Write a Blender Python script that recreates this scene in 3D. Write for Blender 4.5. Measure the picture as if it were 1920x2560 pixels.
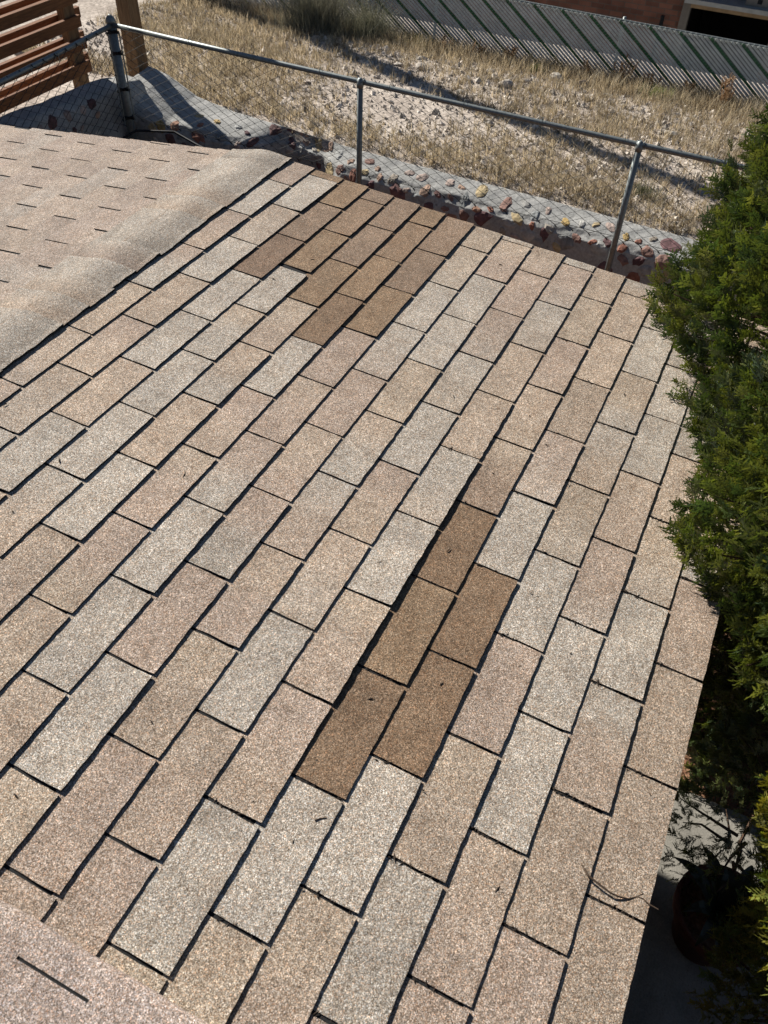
import bpy, math, random
import numpy as np
from mathutils import Matrix, Vector
for o in list(bpy.data.objects): bpy.data.objects.remove(o)
S = bpy.context.scene
rng = np.random.default_rng(7)
random.seed(7)

# ------------------------------------------------------------------ camera
CAM = np.array([-1.6123135, -0.8423109, 1.6111131])
WM = [[0.431982, -0.64771, 0.627585], [-0.901299, -0.335061, 0.27458], [0.032431, -0.684255, -0.728521]]
cd = bpy.data.cameras.new("camera"); cam = bpy.data.objects.new("camera", cd); S.collection.objects.link(cam)
M = Matrix(((WM[0][0], -WM[0][1], -WM[0][2], CAM[0]),
            (WM[1][0], -WM[1][1], -WM[1][2], CAM[1]),
            (WM[2][0], -WM[2][1], -WM[2][2], CAM[2]), (0, 0, 0, 1)))
cam.matrix_world = M
cd.sensor_fit = 'VERTICAL'; cd.sensor_height = 36.0; cd.sensor_width = 27.0
cd.lens = 2044.208 / 2560 * 36.0
cd.clip_start = 0.02; cd.clip_end = 1000
cd.dof.use_dof = True; cd.dof.focus_distance = 2.9; cd.dof.aperture_fstop = 9.0
S.camera = cam
S.render.resolution_x = 768; S.render.resolution_y = 1024

# ------------------------------------------------------------------ light
EL = math.radians(33.0); AZ = math.atan2(0.43, 1.0)
w = bpy.data.worlds.new("World"); S.world = w; w.use_nodes = True
nt = w.node_tree; bg = nt.nodes['Background']
sky = nt.nodes.new('ShaderNodeTexSky'); sky.sky_type = 'NISHITA'; sky.sun_disc = False
sky.sun_elevation = EL; sky.sun_rotation = AZ; sky.air_density = 0.8; sky.dust_density = 0.4; sky.altitude = 1300
nt.links.new(sky.outputs[0], bg.inputs[0]); bg.inputs[1].default_value = 0.05
sl = bpy.data.lights.new("sun", 'SUN'); sl.energy = 5.0; sl.angle = math.radians(0.55); sl.color = (1.0, 0.955, 0.89)
so = bpy.data.objects.new("sun", sl); S.collection.objects.link(so)
SUN = Vector((math.sin(AZ) * math.cos(EL), math.cos(AZ) * math.cos(EL), math.sin(EL)))
so.rotation_euler = SUN.to_track_quat('Z', 'Y').to_euler(); so.location = SUN * 30
S.view_settings.view_transform = 'Standard'; S.view_settings.look = 'None'
S.view_settings.exposure = 0.62; S.view_settings.gamma = 1.0

# ------------------------------------------------------------------ materials
def lin(c): return c
class Mat:
    def __init__(s, name, rough=0.85, spec=0.3):
        s.m = bpy.data.materials.new(name); s.m.use_nodes = True; s.t = s.m.node_tree
        s.b = s.t.nodes['Principled BSDF']; s.b.inputs['Roughness'].default_value = rough
        s.b.inputs['Specular IOR Level'].default_value = spec
        s.co = s.n('ShaderNodeTexCoord').outputs['Object']
    def n(s, typ, **k):
        x = s.t.nodes.new(typ)
        for a, b in k.items():
            if a in x.inputs.keys(): x.inputs[a].default_value = b
            else: setattr(x, a, b)
        return x
    def l(s, a, b): s.t.links.new(a, b)
    def noise(s, scale, detail=4, rough=0.55, vec=None):
        x = s.n('ShaderNodeTexNoise'); x.inputs['Scale'].default_value = scale; x.inputs['Detail'].default_value = detail
        x.inputs['Roughness'].default_value = rough; s.l(vec or s.co, x.inputs['Vector']); return x.outputs['Fac']
    def voro(s, scale, vec=None, feat='F1'):
        x = s.n('ShaderNodeTexVoronoi', feature=feat); x.inputs['Scale'].default_value = scale; s.l(vec or s.co, x.inputs['Vector']); return x
    def ramp(s, fac, stops, interp='LINEAR'):
        x = s.n('ShaderNodeValToRGB'); e = x.color_ramp; e.interpolation = interp
        while len(e.elements) < len(stops): e.elements.new(0.5)
        for i, (p, c) in enumerate(stops):
            e.elements[i].position = p; e.elements[i].color = (*c, 1) if len(c) == 3 else c
        s.l(fac, x.inputs[0]); return x.outputs[0]
    def mix(s, a, b, fac, mode='MIX'):
        x = s.n('ShaderNodeMix', data_type='RGBA', blend_type=mode)
        for v, i in ((fac, 0), (a, 6), (b, 7)):
            if isinstance(v, (int, float)): x.inputs[i].default_value = v
            elif isinstance(v, tuple): x.inputs[i].default_value = (*v, 1)
            else: s.l(v, x.inputs[i])
        return x.outputs[2]
    def attr(s, name='tint'): x = s.n('ShaderNodeAttribute', attribute_name=name); return x.outputs['Color']
    def bump(s, h, strength=0.5, dist=0.002):
        x = s.n('ShaderNodeBump'); x.inputs['Strength'].default_value = strength; x.inputs['Distance'].default_value = dist
        s.l(h, x.inputs['Height']); s.l(x.outputs[0], s.b.inputs['Normal'])
    def color(s, c):
        if isinstance(c, tuple): s.b.inputs['Base Color'].default_value = (*c, 1)
        else: s.l(c, s.b.inputs['Base Color'])
    def stretch(s, sx, sy, sz):
        x = s.n('ShaderNodeMapping'); x.inputs['Scale'].default_value = (sx, sy, sz); s.l(s.co, x.inputs[0]); return x.outputs[0]

def m_shingle():
    m = Mat('granule_shingle', 0.9, 0.25)
    base = m.attr()
    v = m.voro(680.0); v2 = m.voro(400.0)
    sep = m.n('ShaderNodeSeparateColor'); m.l(v.outputs['Color'], sep.inputs[0])
    sep2 = m.n('ShaderNodeSeparateColor'); m.l(v2.outputs['Color'], sep2.inputs[0])
    g = m.ramp(sep.outputs[0], [(0.0, (.24, .22, .20)), (.2, (.56, .53, .49)), (.5, (.93, .91, .88)), (.78, (1.28, 1.27, 1.26)), (1.0, (2.3, 2.33, 2.36))])
    c = m.mix(base, g, 1.0, 'MULTIPLY')
    g2 = m.ramp(sep2.outputs[0], [(0.0, (.62, .60, .57)), (.3, (.87, .86, .85)), (.6, (1.04, 1.04, 1.04)), (1.0, (1.4, 1.4, 1.4))])
    c = m.mix(c, g2, 1.0, 'MULTIPLY')
    hue = m.ramp(sep.outputs[1], [(0.0, (1.3, .85, .58)), (.2, (1.08, .97, .84)), (.5, (1, 1, 1)), (.85, (.93, .99, 1.05)), (1, (.82, .94, 1.12))])
    c = m.mix(c, hue, 0.7, 'MULTIPLY')
    big = m.noise(8.0, 4, 0.65)
    c = m.mix(c, m.ramp(big, [(0.3, (.86, .85, .84)), (.7, (1.14, 1.12, 1.09))]), 1.0, 'MULTIPLY')
    bl = m.noise(15.0, 5, 0.7, m.stretch(1, 1.6, 1)); c = m.mix(c, m.ramp(bl, [(0.34, (.84, .80, .77)), (.48, (1, 1, 1)), (.66, (1.10, 1.12, 1.15))]), 0.75, 'MULTIPLY')
    st_ = m.noise(5.0, 5, 0.7, m.stretch(5.0, .8, 1)); c = m.mix(c, m.ramp(st_, [(0.35, (.86, .84, .82)), (.55, (1.03, 1.03, 1.03))]), 0.55, 'MULTIPLY')
    worn = m.noise(34.0, 5, 0.7); c = m.mix(c, m.ramp(worn, [(0.27, (.62, .6, .58)), (.36, (1, 1, 1)), (.66, (1, 1, 1)), (.76, (1.22, 1.22, 1.22))]), 0.7, 'MULTIPLY')
    mid = m.noise(90.0, 4, 0.65)
    c = m.mix(c, m.ramp(mid, [(0.3, (.82, .82, .82)), (.7, (1.16, 1.16, 1.16))]), 1.0, 'MULTIPLY')
    sp = m.voro(22.0); d = m.ramp(sp.outputs['Distance'], [(0.03, (.35, .32, .3)), (.07, (1, 1, 1))])
    c = m.mix(c, d, 0.5, 'MULTIPLY')
    m.color(c)
    h = m.mix(v.outputs['Distance'], v2.outputs['Distance'], .5)
    m.bump(h, -0.9, 0.0022)
    return m.m
def m_simple(name, col, rough=0.85, nscale=30, var=0.25, bump=0.3, bd=0.003, stretch=None, spec=0.3, metal=0):
    m = Mat(name, rough, spec); vec = m.stretch(*stretch) if stretch else None
    f = m.noise(nscale, 5, 0.6, vec)
    lo = tuple(x * (1 - var) for x in col); hi = tuple(min(1, x * (1 + var)) for x in col)
    m.color(m.ramp(f, [(.3, lo), (.7, hi)])); m.bump(f, bump, bd); m.b.inputs['Metallic'].default_value = metal
    return m.m
def m_attr(name, rough=0.85, nscale=60, var=.3, bump=.4, bd=.003, trans=0, spec=.3, tt=(1.5, 1.6, .5)):
    m = Mat(name, rough, spec); f = m.noise(nscale, 4, 0.6)
    m.color(m.mix(m.attr(), m.ramp(f, [(.3, (1 - var,) * 3), (.7, (1 + var,) * 3)]), 1.0, 'MULTIPLY'))
    if bump: m.bump(f, bump, bd)
    if trans:
        tr = m.n('ShaderNodeBsdfTranslucent'); ms = m.n('ShaderNodeMixShader'); ms.inputs[0].default_value = trans
        col = m.mix(m.attr(), tt, 1.0, 'MULTIPLY'); m.l(col, tr.inputs[0])
        m.l(m.b.outputs[0], ms.inputs[1]); m.l(tr.outputs[0], ms.inputs[2])
        m.l(ms.outputs[0], m.t.nodes['Material Output'].inputs[0])
    return m.m
MAT = {}
MAT['shingle'] = m_shingle()
MAT['asphalt_edge'] = m_simple('asphalt_cut_edge', (.018, .018, .018), .9, 200, .4)
MAT['galv'] = m_simple('galvanized_steel', (.215, .235, .225), .5, 60, .25, .15, .001, spec=.4, metal=.55)
MAT['wire'] = m_simple('galvanized_wire', (.04, .04, .038), .8, 90, .3, .1, .001, spec=.15)
def m_wood(name, a, b):
    m = Mat(name, .8); vec = m.stretch(1.2, 14, 14); f = m.noise(4, 6, .65, vec); f2 = m.noise(30, 4, .6, m.stretch(.4, 6, 6))
    c = m.ramp(f, [(.3, a), (.7, b)]); c = m.mix(c, m.ramp(f2, [(.35, (.55, .55, .55)), (.6, (1.1, 1.1, 1.1))]), .8, 'MULTIPLY')
    m.color(c); m.bump(f2, .5, .003); return m.m
MAT['wood'] = m_wood('stained_board', (.17, .068, .026), (.27, .12, .048))
def m_wood2():
    m = Mat('weathered_post', .85); f = m.noise(5, 6, .65, m.stretch(14, 14, 1.0)); 
    m.color(m.ramp(f, [(.3, (.10, .06, .03)), (.5, (.2, .12, .06)), (.7, (.30, .19, .10))])); m.bump(f, .6, .004); return m.m
MAT['post_wood'] = m_wood2()
MAT['bark'] = m_simple('bark', (.09, .055, .035), .95, 25, .5, .8, .01, (6, 6, 1))
def m_concrete(name, col):
    m = Mat(name, .9); f = m.noise(7, 6, .65); g = m.noise(120, 3, .6)
    c = m.ramp(f, [(.3, tuple(x * .72 for x in col)), (.7, tuple(x * 1.2 for x in col))])
    c = m.mix(c, m.ramp(g, [(.3, (.8, .8, .8)), (.7, (1.2, 1.2, 1.2))]), 1, 'MULTIPLY')
    sp = m.voro(45); c = m.mix(c, m.ramp(sp.outputs['Distance'], [(.05, (.45, .42, .38)), (.12, (1, 1, 1))]), .7, 'MULTIPLY')
    m.color(c); m.bump(g, .5, .004); return m.m
MAT['concrete'] = m_concrete('patio_concrete', (.25, .235, .20))
def m_mortar():
    m = Mat('grey_mortar', .95); f = m.noise(5, 6, .7); g = m.noise(45, 5, .7); h = m.noise(14, 5, .65)
    c = m.ramp(f, [(.3, (.30, .30, .28)), (.7, (.46, .45, .42))]); c = m.mix(c, m.ramp(g, [(.3, (.68, .68, .68)), (.7, (1.25, 1.25, 1.25))]), 1, 'MULTIPLY')
    c = m.mix(c, m.ramp(h, [(.30, (.4, .38, .35)), (.38, (1, 1, 1))]), .7, 'MULTIPLY'); m.color(c); m.bump(m.mix(g, h, .6), .8, .012); return m.m
MAT['mortar'] = m_mortar()
MAT['stone'] = m_attr('field_stone', .8, 22, .35, .7, .012)
MAT['rock'] = m_attr('pale_rock', .9, 30, .25, .7, .01)
MAT['leaf'] = m_attr('conifer_leaf', .42, 9, .35, 0, .001, trans=.25, spec=.5, tt=(1.5, 1.5, .45))
MAT['grass'] = m_attr('dry_stem', .8, 3, .3, 0, .001, trans=.35, tt=(1.2, 1.12, 1.0))
def m_dirt():
    m = Mat('lot_dirt', .95); f = m.noise(1.3, 6, .6); g = m.noise(28, 5, .7); v = m.voro(38); v2 = m.voro(110)
    c = m.ramp(f, [(.3, (.30, .25, .205)), (.5, (.44, .375, .31)), (.7, (.58, .51, .43))])
    c = m.mix(c, m.ramp(g, [(.3, (.6, .58, .55)), (.5, (1, 1, 1)), (.7, (1.2, 1.2, 1.2))]), 1, 'MULTIPLY')
    sep = m.n('ShaderNodeSeparateColor'); m.l(v.outputs['Color'], sep.inputs[0])
    c = m.mix(c, m.ramp(sep.outputs[0], [(0, (.62, .6, .58)), (.6, (1, 1, 1)), (1, (1.35, 1.35, 1.35))]), .8, 'MULTIPLY')
    m.color(c)
    h = m.mix(v.outputs['Distance'], g, .5); m.bump(h, -1.0, .05); return m.m
MAT['dirt'] = m_dirt()
def m_mulch():
    m = Mat('bark_mulch', .95); g = m.noise(40, 5, .7, m.stretch(1, .35, 1)); v = m.voro(55)
    c = m.ramp(g, [(.3, (.07, .035, .02)), (.5, (.2, .10, .055)), (.7, (.34, .20, .12))]); m.color(c)
    h = m.mix(v.outputs['Distance'], g, .5); m.bump(h, .9, .02); return m.m
MAT['mulch'] = m_mulch()
MAT['slat_white'] = m_simple('white_slat', (.56, .59, .57), .6, 14, .18, .1, .002)
MAT['slat_green'] = m_simple('green_slat', (.03, .12, .05), .6, 14, .3, .1, .002)
def m_brick():
    m = Mat('red_brick', .9); mp = m.n('ShaderNodeMapping'); mp.inputs['Rotation'].default_value = (math.radians(90), 0, math.radians(90))
    sx = m.n('ShaderNodeSeparateXYZ'); m.l(m.co, sx.inputs[0]); cx = m.n('ShaderNodeCombineXYZ')
    m.l(sx.outputs[1], cx.inputs[0]); m.l(sx.outputs[2], cx.inputs[1])
    b = m.n('ShaderNodeTexBrick'); m.l(cx.outputs[0], b.inputs['Vector']); b.inputs['Scale'].default_value = 1
    b.inputs['Brick Width'].default_value = .22; b.inputs['Row Height'].default_value = .075; b.inputs['Mortar Size'].default_value = .006
    b.inputs['Color1'].default_value = (.21, .10, .07, 1); b.inputs['Color2'].default_value = (.12, .06, .045, 1); b.inputs['Mortar'].default_value = (.11, .09, .075, 1)
    f = m.noise(3, 4); m.color(m.mix(b.outputs['Color'], m.ramp(f, [(.3, (.7, .7, .7)), (.7, (1.2, 1.2, 1.2))]), 1, 'MULTIPLY')); return m.m
MAT['brick'] = m_brick()
MAT['trim'] = m_simple('painted_trim', (.15, .145, .13), .6, 8, .15)
MAT['beam'] = m_simple('tan_beam', (.24, .18, .11), .7, 8, .25)
MAT['dark'] = m_simple('dark_interior', (.012, .014, .017), .9, 3, .3)
MAT['grey_metal'] = m_simple('grey_painted_metal', (.3, .32, .31), .5, 8, .15)
MAT['stucco'] = m_simple('tan_stucco', (.36, .30, .23), .9, 60, .2, .6, .006)
MAT['terracotta'] = m_simple('terracotta', (.13, .045, .03), .8, 18, .25, .2)
MAT['potleaf'] = m_attr('succulent_leaf', .5, 12, .2, 0, trans=.1)
MAT['twig'] = m_simple('dry_twig', (.075, .05, .033), .9, 60, .4)
MAT['black_rubber'] = m_simple('black_hose', (.012, .012, .013), .6, 20, .2)
MAT['dish'] = m_simple('debris', (.035, .025, .018), .95, 90, .5)

# ------------------------------------------------------------------ mesh builder
class MB:
    def __init__(s): s.v = []; s.f = []; s.c = []; s.mi = []; s.n = 0
    def add(s, verts, faces, col=None, mi=0):
        verts = np.asarray(verts, float).reshape(-1, 3)
        s.v.append(verts)
        for f in faces: s.f.append(tuple(i + s.n for i in f)); s.mi.append(mi)
        c = np.asarray(col if col is not None else (1, 1, 1), float)
        if c.ndim == 1: c = np.tile(c, (len(verts), 1))
        s.c.append(c); s.n += len(verts)
    def box(s, a, b, col=None, mi=0, jit=0):
        x0, y0, z0 = a; x1, y1, z1 = b
        v = np.array([(x0, y0, z0), (x1, y0, z0), (x1, y1, z0), (x0, y1, z0), (x0, y0, z1), (x1, y0, z1), (x1, y1, z1), (x0, y1, z1)], float)
        if jit: v += rng.normal(0, jit, v.shape)
        s.add(v, [(0, 3, 2, 1), (4, 5, 6, 7), (0, 1, 5, 4), (1, 2, 6, 5), (2, 3, 7, 6), (3, 0, 4, 7)], col, mi)
    def tube(s, pts, r, k=8, col=None, mi=0, cap=True):
        pts = [Vector(p) for p in pts]; n = len(pts)
        rs = r if hasattr(r, '__len__') else [r] * n
        V = []; prev = None
        for i, p in enumerate(pts):
            d = (pts[min(i + 1, n - 1)] - pts[max(i - 1, 0)]).normalized()
            a = prev if prev is not None else (Vector((0, 0, 1)) if abs(d.z) < .9 else Vector((1, 0, 0)))
            x = (a - d * a.dot(d)); x = x.normalized() if x.length > 1e-6 else d.orthogonal().normalized()
            y = d.cross(x); prev = x
            for j in range(k):
                t = 2 * math.pi * j / k; V.append(p + (x * math.cos(t) + y * math.sin(t)) * rs[i])
        F = []
        for i in range(n - 1):
            for j in range(k): F.append((i * k + j, i * k + (j + 1) % k, (i + 1) * k + (j + 1) % k, (i + 1) * k + j))
        if cap: F.append(tuple(range(k - 1, -1, -1))); F.append(tuple(range((n - 1) * k, n * k)))
        s.add([tuple(v) for v in V], F, col, mi)
    def build(s, name, mats, parent=None, smooth=False, loc=None):
        me = bpy.data.meshes.new(name)
        V = np.concatenate(s.v) if s.v else np.zeros((0, 3))
        if loc is not None: V = V - np.asarray(loc, float)
        me.from_pydata(V.tolist(), [], s.f)
        if not isinstance(mats, (list, tuple)): mats = [mats]
        for m in mats: me.materials.append(m)
        if len(mats) > 1: me.polygons.foreach_set('material_index', np.array(s.mi, dtype=np.int32))
        ca = me.color_attributes.new('tint', 'FLOAT_COLOR', 'POINT')
        C = np.concatenate(s.c); C = np.concatenate([C, np.ones((len(C), 1))], 1)
        ca.data.foreach_set('color', C.astype(np.float32).ravel())
        if smooth: me.polygons.foreach_set('use_smooth', np.ones(len(s.f), dtype=bool))
        me.update()
        o = bpy.data.objects.new(name, me); S.collection.objects.link(o)
        if loc is not None: o.location = loc
        if parent is not None: o.parent = parent
        return o
def thing(name, label, cat, loc=(0, 0, 0), group=None):
    o = bpy.data.objects.new(name, None); S.collection.objects.link(o); o.location = loc; o.empty_display_size = .1
    o['label'] = label; o['category'] = cat
    if group: o['group'] = group
    return o
def tag(o, label, cat, group=None):
    o['label'] = label; o['category'] = cat
    if group: o['group'] = group
    return o
def part(mb, name, mats, root, smooth=False):
    """mesh given in world coordinates, parented to a root Empty at root.location"""
    l = np.array(root.location); o = mb.build(name, mats, root, smooth); 
    o.matrix_parent_inverse = Matrix.Translation(-Vector(l)); return o
def kind(o, k): o['kind'] = k; return o
def smoothnoise(x, y, seed=0):
    x = np.asarray(x, float); y = np.asarray(y, float); t = 0
    r = np.random.default_rng(seed)
    for k in range(7):
        a, b, p = r.normal(0, 1, 2).tolist() + [r.uniform(0, 6.28)]; t = t + np.sin(a * x + b * y + p)
    return t / 4.0

# ------------------------------------------------------------------ terrain
def lotz(X, Y):
    z = -1.526 - .11 * (X - 5.0)
    z = np.where(X < 5.0, -1.526 + .02 * (5 - X), z)
    z = np.where(X > 10.7, -2.155, z)
    z = np.where(X > 10.9, -4.2, z)
    z = z + .018 * smoothnoise(X * 2.1, Y * 2.1, 3) + .010 * smoothnoise(X * 6, Y * 6, 5) + .05 * np.exp(-((X - 8.3) / .5) ** 2) * (1 + .5 * smoothnoise(X, Y * 2, 8))
    return z
fe = lambda y: np.interp(y, [-4.1, -.437, .957, 2.61, 3.435, 4.984, 5.29], [4.803, 4.927, 5.01, 5.082, 5.196, 5.361, 5.392])
def gz(X, Y):
    X = np.asarray(X, float); Y = np.asarray(Y, float)
    f = fe(Y); lot = (X > f - .03) | (Y > 4.88)
    zl = lotz(X, Y); zl = np.where(Y < 4.88, np.minimum(zl, -1.575 + (X - f) * .22), zl)
    return np.where(lot, zl, -2.14 + .012 * smoothnoise(X * 5, Y * 5, 9))
xs = np.unique(np.concatenate([[-150, -60, -25, -12, -8], np.arange(-6, 4.7, .22), np.arange(4.74, 5.5, .03), np.arange(5.5, 10.6, .07), [10.69, 10.75, 10.91, 11.5, 13, 16, 22, 40, 80, 150]]))
ys = np.unique(np.concatenate([[-150, -60, -25, -12, -8, -6, -5, -4], np.arange(-3.2, 4.8, .07), [4.84, 4.88], np.arange(4.95, 8.5, .09), [9, 10, 12, 15, 20, 40, 80, 150]]))
GX, GY = np.meshgrid(xs, ys, indexing='ij'); GZ = gz(GX, GY)
g = MB(); nx, ny = GX.shape
idx = np.arange(nx * ny).reshape(nx, ny)
F = np.stack([idx[:-1, :-1], idx[1:, :-1], idx[1:, 1:], idx[:-1, 1:]], -1).reshape(-1, 4)
g.v.append(np.stack([GX, GY, GZ], -1).reshape(-1, 3)); g.c.append(np.ones((nx * ny, 3))); g.n = nx * ny
g.f = [tuple(r) for r in F.tolist()]
cz = GZ[:-1, :-1].ravel(); cxx = GX[:-1, :-1].ravel(); cy = GY[:-1, :-1].ravel()
g.mi = [1 if (a < 4.9 and b < 4.83) else 0 for a, b in zip(cxx, cy)]
kind(g.build('ground', [MAT['dirt'], MAT['mulch']], smooth=True), 'structure')
p = MB()
# patio slab with slightly uneven edge
px = np.concatenate([np.arange(-6, .5, .5), [.575]]); top = []
p.box((-6, -2.15, -2.3), (.575, 3.9, -2.10)); p.box((-6, -2.9, -2.3), (-.9, -2.153, -2.103))
p.box((.577, -2.15, -2.3), (.60, 3.9, -2.096))
kind(p.build('patio', MAT['concrete']), 'structure')

# ------------------------------------------------------------------ roof frame
U = np.array([.999952, 0, -.009787]); V = np.array([-.000868, -.996056, -.088726]); N = np.array([.009748, -.088731, .996008])
def RP(u, v, h): 
    u = np.asarray(u, float)[..., None]; v = np.asarray(v, float)[..., None]; h = np.asarray(h, float)[..., None]
    return u * U + v * V + h * N
Ee = .126707; SH = -.017987; T = .1524
dU = dict(zip(range(-7, 8), [-0.0029, 0.0072, -0.0014, 0.0, 0.0017, -0.0097, -0.0028, -0.0115, 0.003, 0.0031, 0.0212, 0.0112, -0.0017, -0.0061, -0.0106])); dU[8] = .0185; dU[9] = .014; dU[-8] = .004
Vc = dict(zip(range(-8, 8), [0.0, -0.0019, 0.0025, 0.0046, 0.0027, 0.0017, -0.0054, -0.0049, -0.0035, -0.0024, -0.0006, 0.0033, 0.0009, 0.0018, 0.0027, -0.0015])); Vc[8] = 0; Vc[9] = -.003; Vc[-9] = 0
SL = dict(zip(range(-8, 8), [0.0, 0.0122, 0.0193, 0.012, 0.0067, 0.0041, -0.0003, 0.0005, -0.0022, 0.0008, 0.0044, 0.0026, 0.0012, 0.0048, 0.0065, 0.0036])); SL[8] = 0; SL[9] = 0; SL[-9] = 0
def butt(c, u): return c * Ee + Vc[c] + SL[c] * u
UR = 1.388; UL = -1.60
TAN = (.365, .305, .245); GREY = (.352, .324, .283); PINK = (.340, .280, .232); SAND = (.375, .318, .254); BRN = (.190, .135, .090); BRN2 = (.222, .162, .107); BRN3 = (.218, .164, .120)
brown = {(4, -6): BRN, (4, -4): BRN2, (4, -2): BRN, (5, -5): BRN, (5, -3): BRN,
         (-1, 7): BRN3, (-1, 5): BRN3, (-1, 3): BRN2, (-2, 8): BRN2, (-2, 6): (.23, .168, .115), (-2, 4): BRN2, (-2, 2): BRN,
         (-3, 7): BRN3, (-3, 5): BRN3, (-3, 3): BRN2, (-4, 8): BRN3, (-4, 6): (.225, .165, .115), (-4, 4): BRN2, (-5, 7): BRN2, (-5, 5): BRN3, (-5, 3): (.19, .138, .1), (-6, 8): BRN2}
light = {(0, 4), (1, 5), (1, 3), (-6, 2), (-5, 1), (-5, -1), (-2, 0), (5, -1), (3, -3), (-5, -5), (-3, -5), (-1, -5), (0, -8), (-1, -7), (-4, 2), (-6, 6), (7, -3), (8, -2), (2, 0), (3, 9), (7, 5), (6, 6), (-4, -4), (6, -2), (7, -5), (2, -6), (-4, -2), (3, -9), (4, -8), (-7, 5), (5, -7)}
liftd = {(3, -5): .006, (3, -3): .0075, (3, -1): .0065, (3, 1): .003, (-1, 7): .0055, (-1, 5): .003, (-4, 2): .003, (-3, -1): .004, (-3, -3): .003, (-6, 0): .003, (-6, 2): .004, (-7, 5): .005, (-7, 3): .006, (-7, 1): .004, (-6, 6): .005,
         (-1, -3): .003, (0, -8): .004, (0, -4): .003, (-1, -5): .004}
def tab_mesh(mb, u0, u1, c, lift, tint, tint2, seed):
    r = np.random.default_rng(seed)
    nu = max(4, int((u1 - u0) / .016)); nv = 5
    us = np.linspace(u0, u1, nu + 1)
    th = .0042
    ends = r.normal(0, .0008, 2)
    rag = r.normal(0, .0006, nu + 1); ragt = r.normal(0, .0004, nu + 1)
    cw = r.uniform(0, .0016, 2)
    liftv = lift * (.55 + .45 * np.cos((us - u0) / (u1 - u0) * math.pi * r.uniform(.5, 1.5) + r.uniform(-1, 1)) ** 2) + r.normal(0, .0002, nu + 1)
    top = []
    for j in range(nv + 1):
        s = j / nv
        vb = butt(c, us) + rag; vt = butt(c - 1, us) - .012
        vv = vt + (vb - vt) * s
        uu = us.copy()
        if j > 0: uu[0] += r.normal(0, .0006) + ends[0] * s; uu[-1] += r.normal(0, .0006) + ends[1] * s
        if j == nv: uu[0] += cw[0]; uu[-1] -= cw[1]
        h = .0005 + (th + .0006) * s + liftv * s ** 1.6
        top.append(RP(uu, vv, h))
    top = np.array(top)
    bot = top[-1] - N * (th - .0002); 
    n1 = nu + 1; verts = np.concatenate([top.reshape(-1, 3)])
    # tint blend along the course
    x = np.linspace(0, 1, n1); bpos = r.uniform(.25, .75); k = 1 / (1 + np.exp(-(x - bpos) * r.uniform(5, 16)))
    col = np.array(tint)[None] * (1 - k[:, None]) + np.array(tint2)[None] * k[:, None]
    col = np.tile(col, (nv + 1, 1))
    F = [(j * n1 + i, (j + 1) * n1 + i, (j + 1) * n1 + i + 1, j * n1 + i + 1) for j in range(nv) for i in range(nu)]
    mb.add(verts, F, col, 0)
    # cut edges
    sk = []
    per = [top[nv, i] for i in range(n1)]
    low = [p - N * (th + .0012) * .95 for p in per]
    mb.add(np.array(per + low), [(i, n1 + i, n1 + i + 1, i + 1) for i in range(nu)], (1, 1, 1), 1)
    for side in (0, -1):
        a = [top[j, side] for j in range(nv + 1)]; b = [p - N * .0045 for p in a]
        m_ = nv + 1
        f = [(i, i + 1, m_ + i + 1, m_ + i) for i in range(nv)]
        mb.add(np.array(a + b), f, (1, 1, 1), 1)

roof = thing('shingle_roof', 'low gable roof of weathered tan three tab shingles with patches of new brown tabs, filling the photo', 'roof', (0, 0, -.3))
field = MB(); newt = MB()
SLW = .0068
for c in range(-8, 10):
    hs = [h for h in range(-16, 16) if (h - c) % 2 == 0]
    prev_t = None
    for h in hs:
        a = h * T + c * SH + dU[c] ; b = (h + 2) * T + c * SH + dU[c]
        a += SLW / 2; b -= SLW / 2
        if c == -4 and h == 2: b -= .016
        if b < UL or a > UR - .012: continue
        a = max(a, UL); b = min(b, UR + rng.normal(0, .0012))
        seed = (c + 20) * 100 + h + 50; r = np.random.default_rng(seed)
        isb = (c, h) in brown
        if isb: t1 = np.array(brown[(c, h)]); t2 = t1 * r.uniform(.94, 1.06)
        elif (c, h) in light: t1 = np.array(GREY) * r.uniform(1.0, 1.09); t2 = t1 * r.uniform(.9, 1.05)
        else:
            ch = [TAN, GREY, PINK, SAND, TAN, PINK]; t1 = np.array(ch[r.integers(6)]) * r.uniform(.84, 1.04); t2 = np.array(ch[r.integers(6)]) * r.uniform(.88, 1.03)
            if r.random() < .5: t2 = t1 * r.uniform(.92, 1.06)
            if prev_t is not None and r.random() < .5: t1 = t1 * .5 + prev_t * .5
        prev_t = t2
        lf = liftd.get((c, h), r.uniform(.0005, .0042) if isb else r.uniform(0, .0028))
        tab_mesh(newt if isb else field, a, b, c, lf, t1, t2, seed)
part(field, 'weathered_shingles', [MAT['shingle'], MAT['asphalt_edge']], roof)
o = part(newt, 'replacement_shingles', [MAT['shingle'], MAT['asphalt_edge']], roof); o['label'] = 'newer darker brown replacement shingles set in two patches'
# underlayment (seen through the slots)
u_ = MB()
def grid(mb, P, col, mi=0):
    a, b = P.shape[:2]
    mb.add(P.reshape(-1, 3), [(i * b + j, i * b + j + 1, (i + 1) * b + j + 1, (i + 1) * b + j) for i in range(a - 1) for j in range(b - 1)], col, mi)
uu, vv = np.meshgrid([UL, 0, UR - .003], [-1.05, 0, 1.137], indexing='ij')
grid(u_, RP(uu, vv, np.full(uu.shape, -.0006)), (.03, .028, .026))
part(u_, 'underlayment', MAT['asphalt_edge'], roof)
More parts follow.
